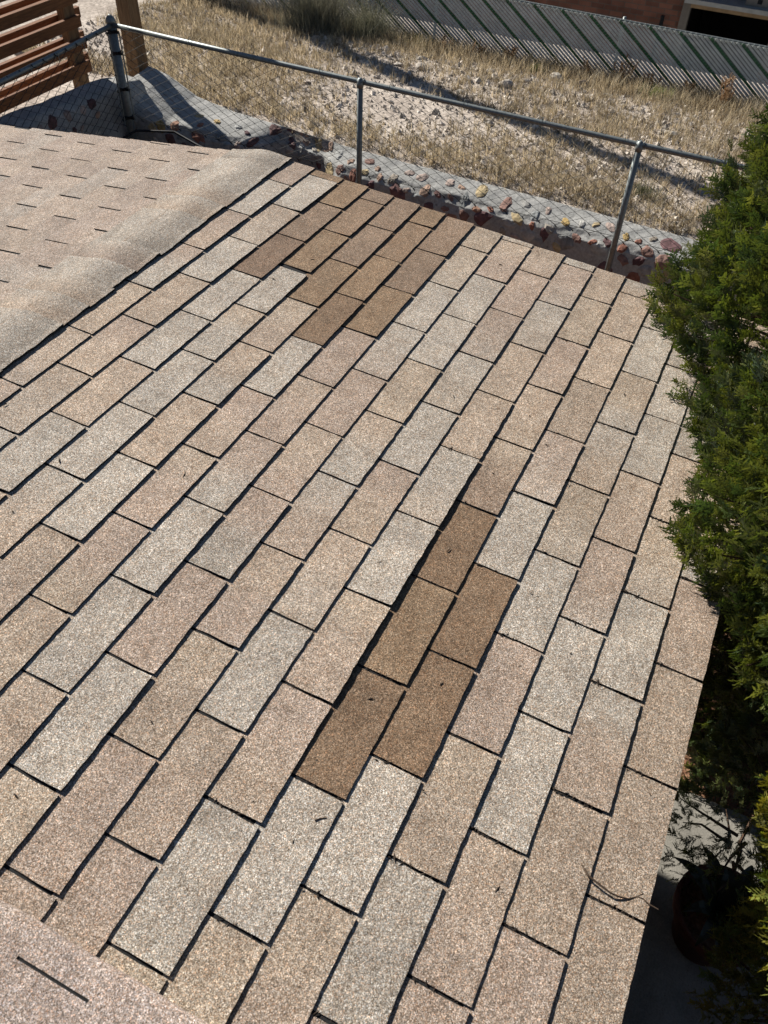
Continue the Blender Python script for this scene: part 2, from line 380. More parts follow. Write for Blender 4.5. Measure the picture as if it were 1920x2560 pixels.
# left slope
ZR = .095; YR = 1.05; SLP = .12
def LZ(Y, X=0.0):
    Y = np.asarray(Y, float); d = Y - YR
    return ZR + .013 * np.exp(-((Y - 1.12) / .085) ** 2) - .0098 * np.asarray(X, float) - SLP * (np.sqrt(d * d + .0018) + d) / 2 - .0887 * (np.sqrt(d * d + .0018) - d) / 2 + .0015
lf_ = MB()
Nl = np.array([0, SLP, 1.]); Nl /= np.linalg.norm(Nl)
rows = {}
slotx0 = [(1.233, 1.15), (1.355, 1.018), (1.477, 1.201), (1.600, 1.067), (1.722, 1.247), (1.844, 1.108), (1.960, 1.285), (2.085, 1.167), (2.207, 1.03), (2.330, 1.207), (2.453, 1.07), (2.575, 1.25), (2.70, 1.12), (2.82, 1.28), (2.945, 1.15), (3.07, 1.0), (3.19, 1.1)]
for ri, (Y0, x0) in enumerate(slotx0):
    Yb = Y0 + .1225
    for k in range(-11, 4):
        xa = x0 + .3035 * k + .005; xb = xa + .3035 - .0100 + rng.normal(0, .0018)
        if xb < UL or xa > UR - .01: continue
        xa = max(xa, UL); xb = min(xb, UR + rng.normal(0, .001))
        r = np.random.default_rng(5000 + ri * 40 + k)
        ch = [TAN, PINK, GREY, TAN, TAN, PINK]; t1 = (np.array(ch[r.integers(6)]) * .5 + np.array((.30, .258, .226)) * .5) * r.uniform(.80, .98); t2 = (np.array(ch[r.integers(6)]) * .5 + np.array((.30, .258, .226)) * .5) * r.uniform(.80, .98)
        nu = 14; X = np.linspace(xa, xb, nu + 1); kx = 1 / (1 + np.exp(-(np.linspace(0, 1, nu + 1) - r.uniform(.2, .8)) * r.uniform(6, 14)))
        col = t1[None] * (1 - kx[:, None]) + t2[None] * kx[:, None]
        Ys = np.array([Y0 - .008, Y0, Y0 + .06, Yb]); hh = np.array([.0003, .0006, .0020, .0036])
        P = np.array([[(x, y + (r.normal(0, .0006) if j == 3 else 0), 0) for x in X] for j, y in enumerate(Ys)])
        P[..., 2] = LZ(P[..., 1], P[..., 0]) + hh[:, None] + .0
        grid(lf_, P[:, ::-1], np.tile(col[::-1], (4, 1)))
        per = P[-1]; low = per - Nl * .0035; n1 = nu + 1
        lf_.add(np.concatenate([per, low]), [(i, i + 1, n1 + i + 1, n1 + i) for i in range(nu)], (1, 1, 1), 1)
        for side in (0, -1):
            a = P[:, side]; b = a - Nl * .0035; lf_.add(np.concatenate([a, b]), [(i, 4 + i, 5 + i, i + 1) for i in range(3)], (1, 1, 1), 1)
o = part(lf_, 'weathered_shingles', [MAT['shingle'], MAT['asphalt_edge']], roof); o['label'] = 'shingles of the far slope showing only short dark slots'
u2 = MB()
XX, YY = np.meshgrid([UL, 0, UR - .003], np.concatenate([[.9, .98, 1.02, 1.05, 1.08, 1.12, 1.16, 1.2, 1.24, 1.28, 1.34], np.arange(1.4, 3.4, .2)]), indexing='ij')
grid(u2, np.stack([XX, YY, LZ(YY, XX) - .0012], -1)[:, ::1][::-1], (.03, .028, .026))
part(u2, 'underlayment', MAT['asphalt_edge'], roof)
# ridge cap pieces
cap = MB()
xe = [1.386 + .006, 1.286, 1.150, 1.014, .885, .752, .614, .468, .331, .205, .083, -.042, -.181, -.311, -.44, -.57, -.70, -.83, -.96, -1.09, -1.22, -1.35, -1.48, -1.60]
for i in range(len(xe) - 1):
    r = np.random.default_rng(900 + i)
    x1 = xe[i]; x0 = xe[i + 1] - .004
    ch = [TAN, PINK, GREY, TAN]; t1 = np.array(ch[r.integers(4)]) * r.uniform(.66, .86); t2 = np.array(GREY) * r.uniform(.76, .92)
    ya = .981 + r.normal(0, .003); yb = 1.279 + r.normal(0, .003); sk = r.normal(0, .002)
    Xs = np.linspace(x0, x1, 8); Ys = np.concatenate([[ya], np.linspace(ya + .02, yb - .02, 11), [yb]])
    P = np.zeros((len(Ys), len(Xs), 3))
    for a, y in enumerate(Ys):
        for b, x in enumerate(Xs):
            s = (x - x0) / (x1 - x0); e = 0
            yy = y + (r.normal(0, .0009) if a in (0, len(Ys) - 1) else 0) + sk * s * (1 if a < 3 else 0)
            P[a, b] = (x, yy, float(LZ(yy, x)) + .0055 + .0022 * s + (.0015 * math.sin(i * 1.7 + s * 2) + .002 if a == 0 else 0))
    kx = np.linspace(0, 1, len(Xs)) ** 1.5
    col = np.tile(t1[None] * (1 - kx[:, None]) + t2[None] * kx[:, None], (len(Ys), 1))
    grid(cap, P[:, ::-1], np.tile((t1[None] * (1 - kx[:, None]) + t2[None] * kx[:, None])[::-1], (len(Ys), 1)))
    for edge in (P[0], P[-1], P[:, -1], P[:, 0]):
        m_ = len(edge); low = edge - np.array([0, 0, .0062])
        cap.add(np.concatenate([edge, low]), [(q, q + 1, m_ + q + 1, m_ + q) for q in range(m_ - 1)], (1, 1, 1), 1)
part(cap, 'ridge_cap', [MAT['shingle'], MAT['asphalt_edge']], roof)
# deck, fascia and drip edge
dk = MB()
def slab(mb, P, t, col=(1, 1, 1)):
    P = np.array(P, float); Q = P - np.array([0, 0, t]); n = len(P)
    mb.add(np.concatenate([P, Q]), [tuple(range(n)), tuple(range(2 * n - 1, n - 1, -1))] + [(i, n + i, n + (i + 1) % n, (i + 1) % n) for i in range(n)], col)
A_, B_, C_, D_ = [RP(*q) for q in ((UL, -1.0, -.004), (UL, 1.130, -.004), (UR - .012, 1.130, -.004), (UR - .012, -1.0, -.004))]
slab(dk, [A_, B_, C_, D_], .018)
slab(dk, [(UL, .99, .088), (UR - .012, .99, .060), (UR - .012, 1.05, .063), (UL, 1.05, .092)], .018)
zl = float(LZ(3.31)) - .03
slab(dk, [(UL, 1.052, .090), (UR - .012, 1.052, .062), (UR - .012, 3.31, zl), (UL, 3.31, zl + .028)], .018)
part(dk, 'roof_deck', MAT['post_wood'], roof)
fa = MB(); e0 = RP(0, 1.128, -.024); 
fa.box((UL, -1.135, -.27), (UR - .014, -1.112, -.128)); part(fa, 'eave_fascia', MAT['trim'], roof)
fr = MB(); slab(fr, [(1.352, -1.11, -.135), (1.374, -1.11, -.135), (1.374, 1.05, .058), (1.352, 1.05, .058)], .14)
slab(fr, [(1.352, 1.052, .058), (1.374, 1.052, .058), (1.374, 3.30, -.205), (1.352, 3.30, -.205)], .14)
part(fr, 'rake_fascia', MAT['trim'], roof)
wl = MB(); wl.box((-1.6, -.86, -2.1), (.33, -.78, -.13)); part(wl, 'wall', MAT['stucco'], roof)  # unseen wall added under the open porch roof to darken the patio shade
for x_, y_ in ((1.22, -1.02), (-1.3, -1.02), (1.25, 3.0)):
    wl = MB(); wl.box((x_ - .045, y_ - .045, -2.1), (x_ + .045, y_ + .045, -.135 if y_ < 0 else -.2)); part(wl, 'support_post', MAT['trim'], roof)
wl = MB(); wl.box((-1.5, -1.05, -.27), (1.30, -.99, -.125)); part(wl, 'beam', MAT['trim'], roof)

# nearest raised roof section under the camera
ur = thing('raised_roof_section', 'higher shingled roof edge cutting the bottom left corner beside the tan tabs', 'roof', (-2.0, -.3, 0))
sm = MB(); EX = -1.4425
rows_y = [(-.174, -1.06)]
prof = [(-2.9, .100), (EX - .022, .100), (EX - .012, .0985), (EX - .004, .094), (EX, .086), (EX + .001, .074)]
ys_ = np.linspace(-1.30, 1.6, 60)
wob = .0012 * np.sin(ys_ * 31) + rng.normal(0, .0006, len(ys_))
P = np.array([[(x + (wob[j] if i >= 1 else 0), y, z) for i, (x, z) in enumerate(prof)] for j, y in enumerate(ys_)])
tc = np.array([(np.array(GREY) + np.array(TAN)) * .5 * (1 + .08 * math.sin(y * 9)) * (1, .985 + .02 * math.sin(y * 5), 1.03) for y in ys_])
# cut the slot opening out of the cap: rows of faces skipped and replaced by a thin recess
xs_c = [-2.9, -2.3, -1.9, -1.505, -1.500, EX - .022]
a1 = np.array([[(x + (wob[j] if k == 5 else 0), y, .1) for k, x in enumerate(xs_c)] for j, y in enumerate(ys_)])
sy0, sy1 = -.300, -.168
faces = []; b_ = len(xs_c)
for j in range(len(ys_) - 1):
    for k in range(b_ - 1):
        if k == 3 and ys_[j] > sy0 - .02 and ys_[j + 1] < sy1 + .02: continue
        faces.append((j * b_ + k, (j + 1) * b_ + k, (j + 1) * b_ + k + 1, j * b_ + k + 1)[::-1])
sm.add(a1.reshape(-1, 3), faces, np.repeat(tc, b_, 0), 0)
pr = P[:, 1:]; b2 = pr.shape[1]
sm.add(pr.reshape(-1, 3), [(j * b2 + k, (j + 1) * b2 + k, (j + 1) * b2 + k + 1, j * b2 + k + 1)[::-1] for j in range(len(ys_) - 1) for k in range(b2 - 1)], np.repeat(tc, b2, 0), 0)
# slot floor a few millimetres down
sm.add([(-1.506, -.34, .0975), (-1.4985, -.34, .0975), (-1.4985, -.13, .0975), (-1.506, -.13, .0975)], [(0, 1, 2, 3)], (1, 1, 1), 1)
part(sm, 'shingle_surface', [MAT['shingle'], MAT['asphalt_edge']], ur)
hb = MB(); hb.box((-7.0, -3.6, .085), (-1.75, -1.31, .099)); hb.box((-7, -1.30, .085), (-2.91, 4.5, .099)); hb.box((-2.91, 1.61, .085), (-1.75, 4.5, .099)); part(hb, 'added_outer_shingles', MAT['shingle'], ur)  # unseen roof extension over the house body added below
hb = MB(); hb.box((-6.8, -3.4, -2.1), (-1.9, 4.3, .08)); part(hb, 'wall', MAT['post_wood'], ur)  # unseen house body, added to block sky light from the shaded patio
sf = MB(); sf.box((-2.9, -1.29, -.02), (EX - .006, 1.59, .093)); part(sf, 'fascia', MAT['trim'], ur)

# ------------------------------------------------------------------ roof debris
def twig(name, pts, r0, r1, label, cat='twig', side=()):
    mb = MB(); n = len(pts); q = []
    for i in range(n): q.append(pts[i])
    rs = np.linspace(r0, r1, n); mb.tube([tuple(p) for p in q], rs.tolist(), 6)
    for s in side: mb.tube([tuple(p) for p in s], [r1, r1 * .5], 5)
    ctr = np.mean(np.array(pts), 0)
    return tag(mb.build(name, MAT['twig'], loc=ctr), label, cat)
tp = [(-.868, -.995), (-.878, -1.005), (-.884, -1.03), (-.889, -1.057), (-.886, -1.075), (-.880, -1.092), (-.868, -1.106), (-.866, -1.118), (-.872, -1.132), (-.874, -1.15)]
def rz(x, y): return float((x * .0 - .0) + (-.009787 * x) + (y / -.996056) * -.088726)
tw = [np.array((x, y, rz(x, y) + .0075 + .004 * math.sin(i * .8))) for i, (x, y) in enumerate(tp)]
twig('twig', tw, .0024, .0011, 'long curved dry twig lying over the eave at lower right', side=[(tw[0], tw[0] + np.array((.006, .008, .004))), (tw[6], tw[6] + np.array((.012, -.01, .001)))])
def uvw(x, y, h=.006):  # image pixel of the photograph -> roof point, worked out once for scattered bits
    d = np.array(WM) @ np.array([(x - 960) / 2044.2, (y - 1280) / 2044.2, 1.]); t = (h - CAM @ N) / (d @ N); return CAM + t * d
for pts, lab in (([(787, 2051), (800, 2046), (816, 2044)], 'small reddish twig on pale tab below the large brown patch'),
                 ([(1117, 1378), (1123, 1374), (1126, 1369)], 'tiny dark twig on the top tab of the large brown patch'),
                 ([(1100, 1712), (1108, 1706)], 'tiny twig on the right tab of the large brown patch')):
    P3 = [uvw(*p) for p in pts]; twig('twig', P3, .0016, .0009, lab)
def crumbs(n, where, mb):
    for _ in range(n):
        c = where(); s = rng.uniform(.0012, .0042); a = rng.uniform(0, 6.28); L = s * rng.uniform(1, 3.2)
        d = np.array([math.cos(a), math.sin(a), 0]); e = np.array([-d[1], d[0], 0]) * s * .6; up = np.array([0, 0, s * .6])
        v = [c - d * L, c + e, c + d * L, c - e, c + up]
        mb.add(v, [(0, 1, 4), (1, 2, 4), (2, 3, 4), (3, 0, 4)], (1, 1, 1))
db = MB()
def slotpt():
    c = int(rng.choice([6, 7, 8, 9, 5, 4, 3, 8, 9], )); h = rng.integers(-8, 5) * 2 + (c % 2)
    u = h * T + c * SH + dU[c] + rng.normal(0, .003); s = rng.uniform(.05, .95); v = butt(c - 1, u) + s * Ee
    if u > UR or u < -1.4: return slotpt()
    return RP(u, v, .003)
crumbs(700, slotpt, db)
crumbs(90, lambda: RP(rng.uniform(-1.3, 1.3), rng.uniform(-.9, 1.1), .005), db)
o = db.build('leaf_litter', MAT['dish']); kind(o, 'stuff'); tag(o, 'dark crumbs of leaf litter scattered over the shingles and caught in the slots', 'debris')

# ------------------------------------------------------------------ chain link fence (near)
RS = 1.7004
def sc(x, y, z): return CAM + (np.array([x, y, z]) - CAM) * RS
FX = 4.530
fence = thing('chain_link_fence', 'galvanized chain link fence with round top rail standing before the low stone wall', 'fence', (FX, 2.2, -2.1))
railp = [(FX, 4.62, -.730), (FX, 3.4, -.750), (FX, 2.21, -.762), (FX, 1.1, -.775), (FX, -.013, -.786), (FX, -1.2, -.790), (FX, -2.3, -.795), (FX, -4.2, -.80)]
rl = MB(); rl.tube(railp, .0195, 12); part(rl, 'top_rail', MAT['galv'], fence, True)
cor = (FX + .01, 4.64)
r2 = MB(); r2.tube([(cor[0], 4.63, -.735), (3.8, 4.60, -.757), (3.11, 4.555, -.762), (2.0, 4.50, -.77), (1.2, 4.48, -.77)], .0195, 12); part(r2, 'top_rail', MAT['galv'], fence, True)
for y, zt in ((2.21, -.745), (-.013, -.768), (-2.3, -.775)):
    pm = MB(); pm.tube([(FX - .030, y, -2.12), (FX - .030, y, zt - .03)], .0235, 12)
    pm.tube([(FX - .030, y, zt - .05), (FX - .030, y, zt - .02), (FX - .025, y, zt + .01), (FX - .012, y, zt + .018)], [.027, .027, .022, .006], 12)
    pm.tube([(FX - .045, y - .022, zt - .005), (FX + .0, y - .024, zt + .008), (FX + .022, y - .022, zt - .02)], .005, 6)
    pm.tube([(FX - .045, y + .022, zt - .005), (FX + .0, y + .024, zt + .008), (FX + .022, y + .022, zt - .02)], .005, 6)
    part(pm, 'post', MAT['galv'], fence, True)
cp = MB(); cp.tube([(cor[0], cor[1], -2.12), (cor[0], cor[1], -.715)], .037, 16)
cp.tube([(cor[0], cor[1], -.72), (cor[0], cor[1], -.70), (cor[0], cor[1], -.675), (cor[0], cor[1], -.655)], [.042, .042, .032, .008], 16)
cpo = part(cp, 'corner_post', MAT['galv'], fence, True)
for z in (-.78, -.95, -1.25, -1.50):
    bd = MB(); bd.tube([(cor[0], cor[1], z - .012), (cor[0], cor[1], z + .012)], .043, 16)
    bd.box((cor[0] - .02, cor[1] - .085, z - .012), (cor[0] - .012, cor[1] - .03, z + .012)); bd.box((cor[0] - .1, cor[1] - .02, z - .012), (cor[0] - .03, cor[1] - .012, z + .012))
    part(bd, 'tension_band', MAT['black_rubber'], fence)
tb = MB(); tb.box((cor[0] - .022, cor[1] - .084, -1.53), (cor[0] - .008, cor[1] - .078, -.78)); part(tb, 'tension_bar', MAT['galv'], fence)
tb = MB(); tb.box((cor[0] - .100, cor[1] - .034, -1.53), (cor[0] - .092, cor[1] - .022, -.78)); part(tb, 'tension_bar', MAT['galv'], fence)
# mesh: every wire zigzags between its neighbours
def chain(mb, A, B, ztA, ztB, zb, pitch=.069, vp=.036, off=0.0, r=.0031):
    A = np.array(A, float); B = np.array(B, float); L = np.linalg.norm(B - A); d = (B - A) / L; n = int(L / pitch)
    perp = np.array([-d[1], d[0], 0]) if len(d) == 3 else None
    for i in range(n):
        s0 = (i + .5) * pitch; t = s0 / L; zt = ztA + (ztB - ztA) * t
        pts = []; k = 0; z = zt + .012
        bulge = .004 * math.sin(s0 * 3.1)
        while z > zb - .012:
            side = ((k + i) % 2) * 2 - 1
            q = A + d * (s0 + side * pitch * .5); dep = .003 * side + bulge + .006 * math.sin(z * 9 + s0)
            pts.append((q[0] + perp[0] * dep, q[1] + perp[1] * dep, z)); z -= vp; k += 1
        mb.tube(pts, r, 4, cap=False)
        # knuckles
        p0 = Vector(pts[0]); mb.tube([p0, p0 + Vector((d[0] * pitch * .18, d[1] * pitch * .18, .02))], r, 4, cap=False)
        p1 = Vector(pts[-1]); sgn = -1 if (len(pts) % 2) else 1
        mb.tube([p1, p1 + Vector((d[0] * pitch * .3 * sgn, d[1] * pitch * .3 * sgn, -.018))], r, 4, cap=False)
ch = MB(); chain(ch, (FX + .012, 4.56, 0), (FX + .012, -3.4, 0), -.755, -.80, -1.515); part(ch, 'wire_mesh', MAT['wire'], fence)
ch = MB(); chain(ch, (cor[0] - .10, 4.605, 0), (1.6, 4.49, 0), -.76, -.79, -1.53); part(ch, 'wire_mesh', MAT['wire'], fence)
for y in np.arange(-3.0, 4.4, .62):
    ti = MB(); ti.tube([(FX - .022, y, -.80 + .012 * y), (FX - .012, y, -.755 + .012 * y), (FX + .012, y + .003, -.752 + .012 * y), (FX + .023, y + .004, -.79 + .012 * y), (FX + .02, y + .004, -.83 + .012 * y)], .0028, 5); part(ti, 'tie_wire', MAT['galv'], fence)
for x in np.arange(1.8, 4.3, .33):
    ti = MB(); ti.tube([(x, 4.50 + (x - 2) * .05 - .02, -.80), (x, 4.50 + (x - 2) * .05 - .012, -.745), (x + .003, 4.50 + (x - 2) * .05 + .016, -.742), (x + .003, 4.50 + (x - 2) * .05 + .024, -.80)], .0028, 5); part(ti, 'tie_wire', MAT['galv'], fence)
tw_ = MB(); tw_.tube([(FX + .015, y, -1.500 + .004 * math.sin(y * 5)) for y in np.arange(-3.4, 4.6, .2)], .0022, 5); part(tw_, 'tension_wire', MAT['wire'], fence)

# ------------------------------------------------------------------ stone wall
wall = thing('stone_wall', 'low rounded mortar wall set with red, yellow and grey field stones behind the chain link fence', 'stone wall', (4.7, 1, -2.14))
zt_ = lambda y: np.interp(y, [-4, 3.9, 4.4, 4.75, 5.1], [-1.55, -1.55, -1.51, -1.38, -1.34])
fx0 = 4.585
def wallpt(y, s):   # s 0..1 : near foot -> top -> far edge
    y = np.asarray(y, float); s = np.asarray(s, float)
    X1 = fe(y) + .02; zt = zt_(y); zb = -2.16; fx0 = np.maximum(4.60, X1 - np.interp(y, [-4, 2.55, 2.85, 3.30, 3.62, 4.2, 4.8], [.305, .305, .11, .09, .40, .56, .70]))
    A = [fx0 + 0 * y, zb + 0 * y]; B = [fx0 - .004 + 0 * y, zt - .20]; Cc = [fx0 + .012 + 0 * y, zt - .125]; D = [fx0 + .075 + 0 * y, zt - .070]; E_ = [X1 - .03, zt]; Fp = [X1, zt - .02]; G = [X1 + .02, zt - .2]
    ks = np.array([0, .38, .50, .66, .88, .94, 1.0]); K = [A, B, Cc, D, E_, Fp, G]
    x = 0; z = 0
    for i in range(len(ks) - 1):
        m_ = (s >= ks[i]) & ((s < ks[i + 1]) | (i == len(ks) - 2)); t = np.clip((s - ks[i]) / (ks[i + 1] - ks[i]), 0, 1)
        x = np.where(m_, K[i][0] + (K[i + 1][0] - K[i][0]) * t, x); z = np.where(m_, K[i][1] + (K[i + 1][1] - K[i][1]) * t, z)
    b = .007 * smoothnoise(y * 7, s * 11, 21) + .003 * smoothnoise(y * 26, s * 34, 22)
    return np.stack([x - b * (s < .7), y, z + b * (s > .4) * .8], -1)
def legpt(x, s):
    x = np.asarray(x, float); s = np.asarray(s, float)
    zt = np.interp(x, [1.5, 3.4, 4.6, 4.9], [-1.17, -1.175, -1.245, -1.30]); zb = -2.16; y0 = 4.715; y1 = 4.99
    A = [y0 + 0 * x, zb + 0 * x]; B = [y0 - .004 + 0 * x, zt - .16]; Cc = [y0 + .02 + 0 * x, zt - .06]; D = [y0 + .07 + 0 * x, zt - .015]; E_ = [y1 - .04 + 0 * x, zt]; Fp = [y1 + 0 * x, zt - .02]; G = [y1 + .01 + 0 * x, zt - .3]
    ks = np.array([0, .5, .6, .7, .86, .93, 1.0]); K = [A, B, Cc, D, E_, Fp, G]
    y = 0; z = 0
    for i in range(len(ks) - 1):
        m_ = (s >= ks[i]) & ((s < ks[i + 1]) | (i == len(ks) - 2)); t = np.clip((s - ks[i]) / (ks[i + 1] - ks[i]), 0, 1)
        y = np.where(m_, K[i][0] + (K[i + 1][0] - K[i][0]) * t, y); z = np.where(m_, K[i][1] + (K[i + 1][1] - K[i][1]) * t, z)
    b = .012 * smoothnoise(x * 7, s * 11, 31) + .006 * smoothnoise(x * 22, s * 30, 32)
    return np.stack([x, y - b * (s < .7), z + b * (s > .45) * .8], -1)
wb = MB()
yy, ss = np.meshgrid(np.arange(-3.6, 5.0, .018), np.linspace(0, 1, 90), indexing='ij'); grid(wb, wallpt(yy, ss)[:, ::-1], (1, 1, 1))
xx, ss = np.meshgrid(np.arange(1.5, 4.95, .03), np.linspace(0, 1, 56), indexing='ij'); grid(wb, legpt(xx, ss), (1, 1, 1))
part(wb, 'mortar_body', MAT['mortar'], wall, True)
SC = [(.27, .12, .08), (.36, .20, .13), (.42, .28, .20), (.46, .36, .20), (.42, .29, .11), (.17, .09, .08), (.14, .075, .075), (.36, .35, .32), (.46, .41, .34), (.24, .14, .11), (.28, .24, .19), (.40, .31, .26), (.33, .33, .31), (.25, .26, .25)]
st = MB(); placed = []
def stone(fn, a, s, ra, rs, col):
    k = 11; ang = np.linspace(0, 2 * math.pi, k, endpoint=False) + rng.uniform(0, .5)
    rr = rng.uniform(.72, 1.12, k); rot = rng.uniform(0, 3.14)
    rings = []
    c0 = fn(np.array(a), np.array(s)); e = .01
    da = (fn(np.array(a + e), np.array(s)) - c0) / e; ds = (fn(np.array(a), np.array(min(.95, s + e))) - fn(np.array(a), np.array(s - e))) / (min(.95, s + e) - s + e)
    n = np.cross(da, ds); n /= np.linalg.norm(n)
    for vt in ((c0 - (np.array([6.0, 2, -1.9]) if fn is wallpt else np.array([3, 6., -1.9]))),):
        if n @ vt < 0: n = -n
    dsl = np.linalg.norm(ds)
    for q, hgt in ((1.0, -.003), (.92, .004), (.6, .009)):
        ua = np.cos(ang) * rr * ra * q; us = np.sin(ang) * rr * rs * q / dsl
        ca, sa = math.cos(rot), math.sin(rot); A2 = ua * ca - us * dsl * sa; S2 = (ua * sa + us * dsl * ca) / dsl
        rings.append(fn(a + A2, np.clip(s + S2, 0, .96)) + n * (hgt + rng.normal(0, .0018, k)[:, None]))
    P = np.concatenate(rings + [[c0 + n * .010]])
    F = [(i, (i + 1) % k, k + (i + 1) % k, k + i) for i in range(k)] + [(k + i, k + (i + 1) % k, 2 * k + (i + 1) % k, 2 * k + i) for i in range(k)] + [(2 * k + i, 2 * k + (i + 1) % k, 3 * k) for i in range(k)]
    st.add(P, F, np.array(col) * rng.uniform(.8, 1.2))
def scatter(fn, a0, a1, s0, s1, n, rmin=.025, rmax=.075, slen=1.0):
    pl = []
    for _ in range(n * 40):
        if len(pl) >= n: break
        a = rng.uniform(a0, a1); s = rng.uniform(s0, s1); r = rng.uniform(rmin, rmax) * (1.25 if rng.random() < .12 else 1)
        if any(math.hypot(a - b, (s - t) * slen) < (r + q) * .95 + .015 for b, t, q in pl): continue
        pl.append((a, s, r)); stone(fn, a, s, r, r * rng.uniform(.55, .85), SC[rng.integers(len(SC))])
scatter(wallpt, -3.3, 4.55, .50, .78, 125, .04, .085, .75)
scatter(wallpt, -3.3, 4.55, .08, .47, 150, .04, .11, 1.6)
scatter(legpt, 1.8, 4.45, .15, .66, 60, .03, .08, 1.5)
part(st, 'stones', MAT['stone'], wall)

# ------------------------------------------------------------------ wooden board screen and post
ws = thing('wooden_screen', 'reddish brown slatted board screen with boards on both sides of its post at upper left', 'wooden fence', (4.0, 5.25, -1.45))
for x in (4.68, 2.3):
    pm = MB(); pm.box((x - .065, 5.222, -1.50), (x + .065, 5.308, .05), jit=.001); part(pm, 'post', MAT['post_wood'], ws)
for i, z in enumerate([-1.262, -1.066, -.885, -.692, -.50, -.31, -.12]):
    bm_ = MB(); bm_.box((1.6, 5.182, z), (4.768 + rng.normal(0, .006), 5.221, z + .092), jit=.0015); part(bm_, 'front_board', MAT['wood'], ws)
for i, z in enumerate([-1.215, -1.03, -.832, -.64, -.45, -.26, -.07]):
    bm_ = MB(); bm_.box((1.6, 5.309, z - .03), (4.90 + rng.normal(0, .006), 5.348, z + .056), jit=.0015); part(bm_, 'back_board', MAT['wood'], ws)
pm = MB(); pm.box((5.268, 5.041, -1.7), (5.418, 5.186, 1.4), jit=.002)
tag(part(pm, 'wooden_post', MAT['post_wood'], thing('tmp', '', '')), '', '')
tmp = bpy.data.objects['tmp']; wp = bpy.data.objects['wooden_post']; wp.parent = None; bpy.data.objects.remove(tmp)
tag(wp, 'thick weathered square timber post rising behind the fence corner post', 'post')

# ------------------------------------------------------------------ far slatted fence
ff = thing('slatted_chain_link_fence', 'far chain link fence threaded with diagonal white slats and every sixth one green', 'fence', (9.4, 3, -2.0))
FB = 9.40; ztop = lambda y: -1.356 + .012 * (y - .3)
dyz = .9 / .66
def slat(mb, y0, wd, x=FB, dirn=1, th=.003, ext=0.0, z1=None):
    zt = ztop(y0) - .016; zb = z1 if z1 is not None else -2.04; dy = -(zt - zb) * dyz * dirn
    x += rng.normal(0, .0012)
    a = (x, y0, zt); b = (x, y0 + dy, zb); hw = wd / 2
    v = []
    for (px, py, pz) in (a, b):
        for sx in (-th, th):
            v += [(px + sx, py - hw, pz), (px + sx, py + hw, pz)]
    mb.add(v, [(0, 1, 5, 4), (3, 2, 6, 7), (1, 3, 7, 5), (2, 0, 4, 6), (0, 2, 3, 1), (4, 5, 7, 6)])
sw = MB(); sg = MB(); mw = MB(); hk = MB()
i = 0; y = -4.05 + .345 * 0
y0g = 2.314
for i in range(-110, 130):
    y = y0g + i * .0594
    (slat(sg, y, .050, th=.004) if i % 6 == 0 else slat(sw, y, .0425 + rng.normal(0, .0012)))
    slat(mw, y + .02, .0035, FB - .008, -1, .0015)
    hk.tube([(FB - .008, y + .012, ztop(y) - .045), (FB - .01, y - .006, ztop(y) - .012), (FB - .004, y - .012, ztop(y) + .008)], .0045, 5)
part(sw, 'white_slats', MAT['slat_white'], ff); part(sg, 'green_slats', MAT['slat_green'], ff); part(mw, 'wire_mesh', MAT['grey_metal'], ff); part(hk, 'wire_hooks', MAT['galv'], ff)
rm = MB(); rm.tube([(FB + .02, yy_, ztop(yy_) - .012) for yy_ in np.arange(-4.2, 9.8, .5)], .014, 8); part(rm, 'top_rail', MAT['galv'], ff, True)
for y in np.arange(-3.6, 9.5, 2.4):
    pm = MB(); pm.tube([(FB + .05, y, -2.3), (FB + .05, y, ztop(y) + .02)], .02, 8); part(pm, 'post', MAT['galv'], ff, True)

# ------------------------------------------------------------------ brick house beyond
hs = thing('brick_house', 'shaded red brick house with a dark open garage behind the slatted fence', 'house', (14.5, 2, -4.2))
HX = 14.0
b = MB(); b.box((HX, 1.16, -4.25), (HX + .3, 9.5, -.2)); b.box((HX, -2.2, -4.25), (HX + .3, -.28, -2.0)); b.box((HX + .01, -2.2, -1.98), (HX + .3, 1.157, -.2)); part(b, 'brick_wall', MAT['brick'], hs)
t_ = MB(); t_.box((HX - .05, 1.03, -4.2), (HX + .1, 1.157, -2.16)); t_.box((HX - .05, -.42, -4.2), (HX + .1, -.28, -2.20)); t_.box((HX - .05, -.42, -2.158), (HX + .1, 1.157, -2.10)); part(t_, 'door_frame', MAT['trim'], hs)
t_ = MB(); t_.box((HX - .12, -2.2, -2.222), (HX - .052, 1.028, -2.162)); part(t_, 'lintel_beam', MAT['beam'], hs)
t_ = MB(); t_.box((HX - .45, -2.4, -2.09), (HX - .005, 1.10, -2.03)); part(t_, 'canopy', MAT['grey_metal'], hs)
t_ = MB(); t_.box((HX + .302, -2.2, -4.2), (HX + 3.5, -2.1, -1.9)); t_.box((HX + .302, 1.2, -4.2), (HX + 3.5, 1.3, -1.9)); t_.box((HX + 3.5, -2.2, -4.2), (HX + 3.6, 1.3, -1.9)); t_.box((HX + .302, -2.2, -1.95), (HX + 3.5, 1.3, -1.9)); part(t_, 'garage_interior', MAT['dark'], hs)
t_ = MB(); t_.box((HX - .4, -2.5, -.2), (HX + 4.5, 9.8, -.05)); part(t_, 'roof', MAT['grey_metal'], hs)
t_ = MB(); t_.box((HX - .30, -.12, -2.028), (HX - .05, .22, -1.86)); t_.box((HX - .305, -.02, -1.99), (HX - .30, .05, -1.93), mi=1); 
kb = t_.build('equipment_box', [MAT['trim'], MAT['dark']]); tag(kb, 'small pale equipment box sitting on the canopy above the dark garage', 'box')
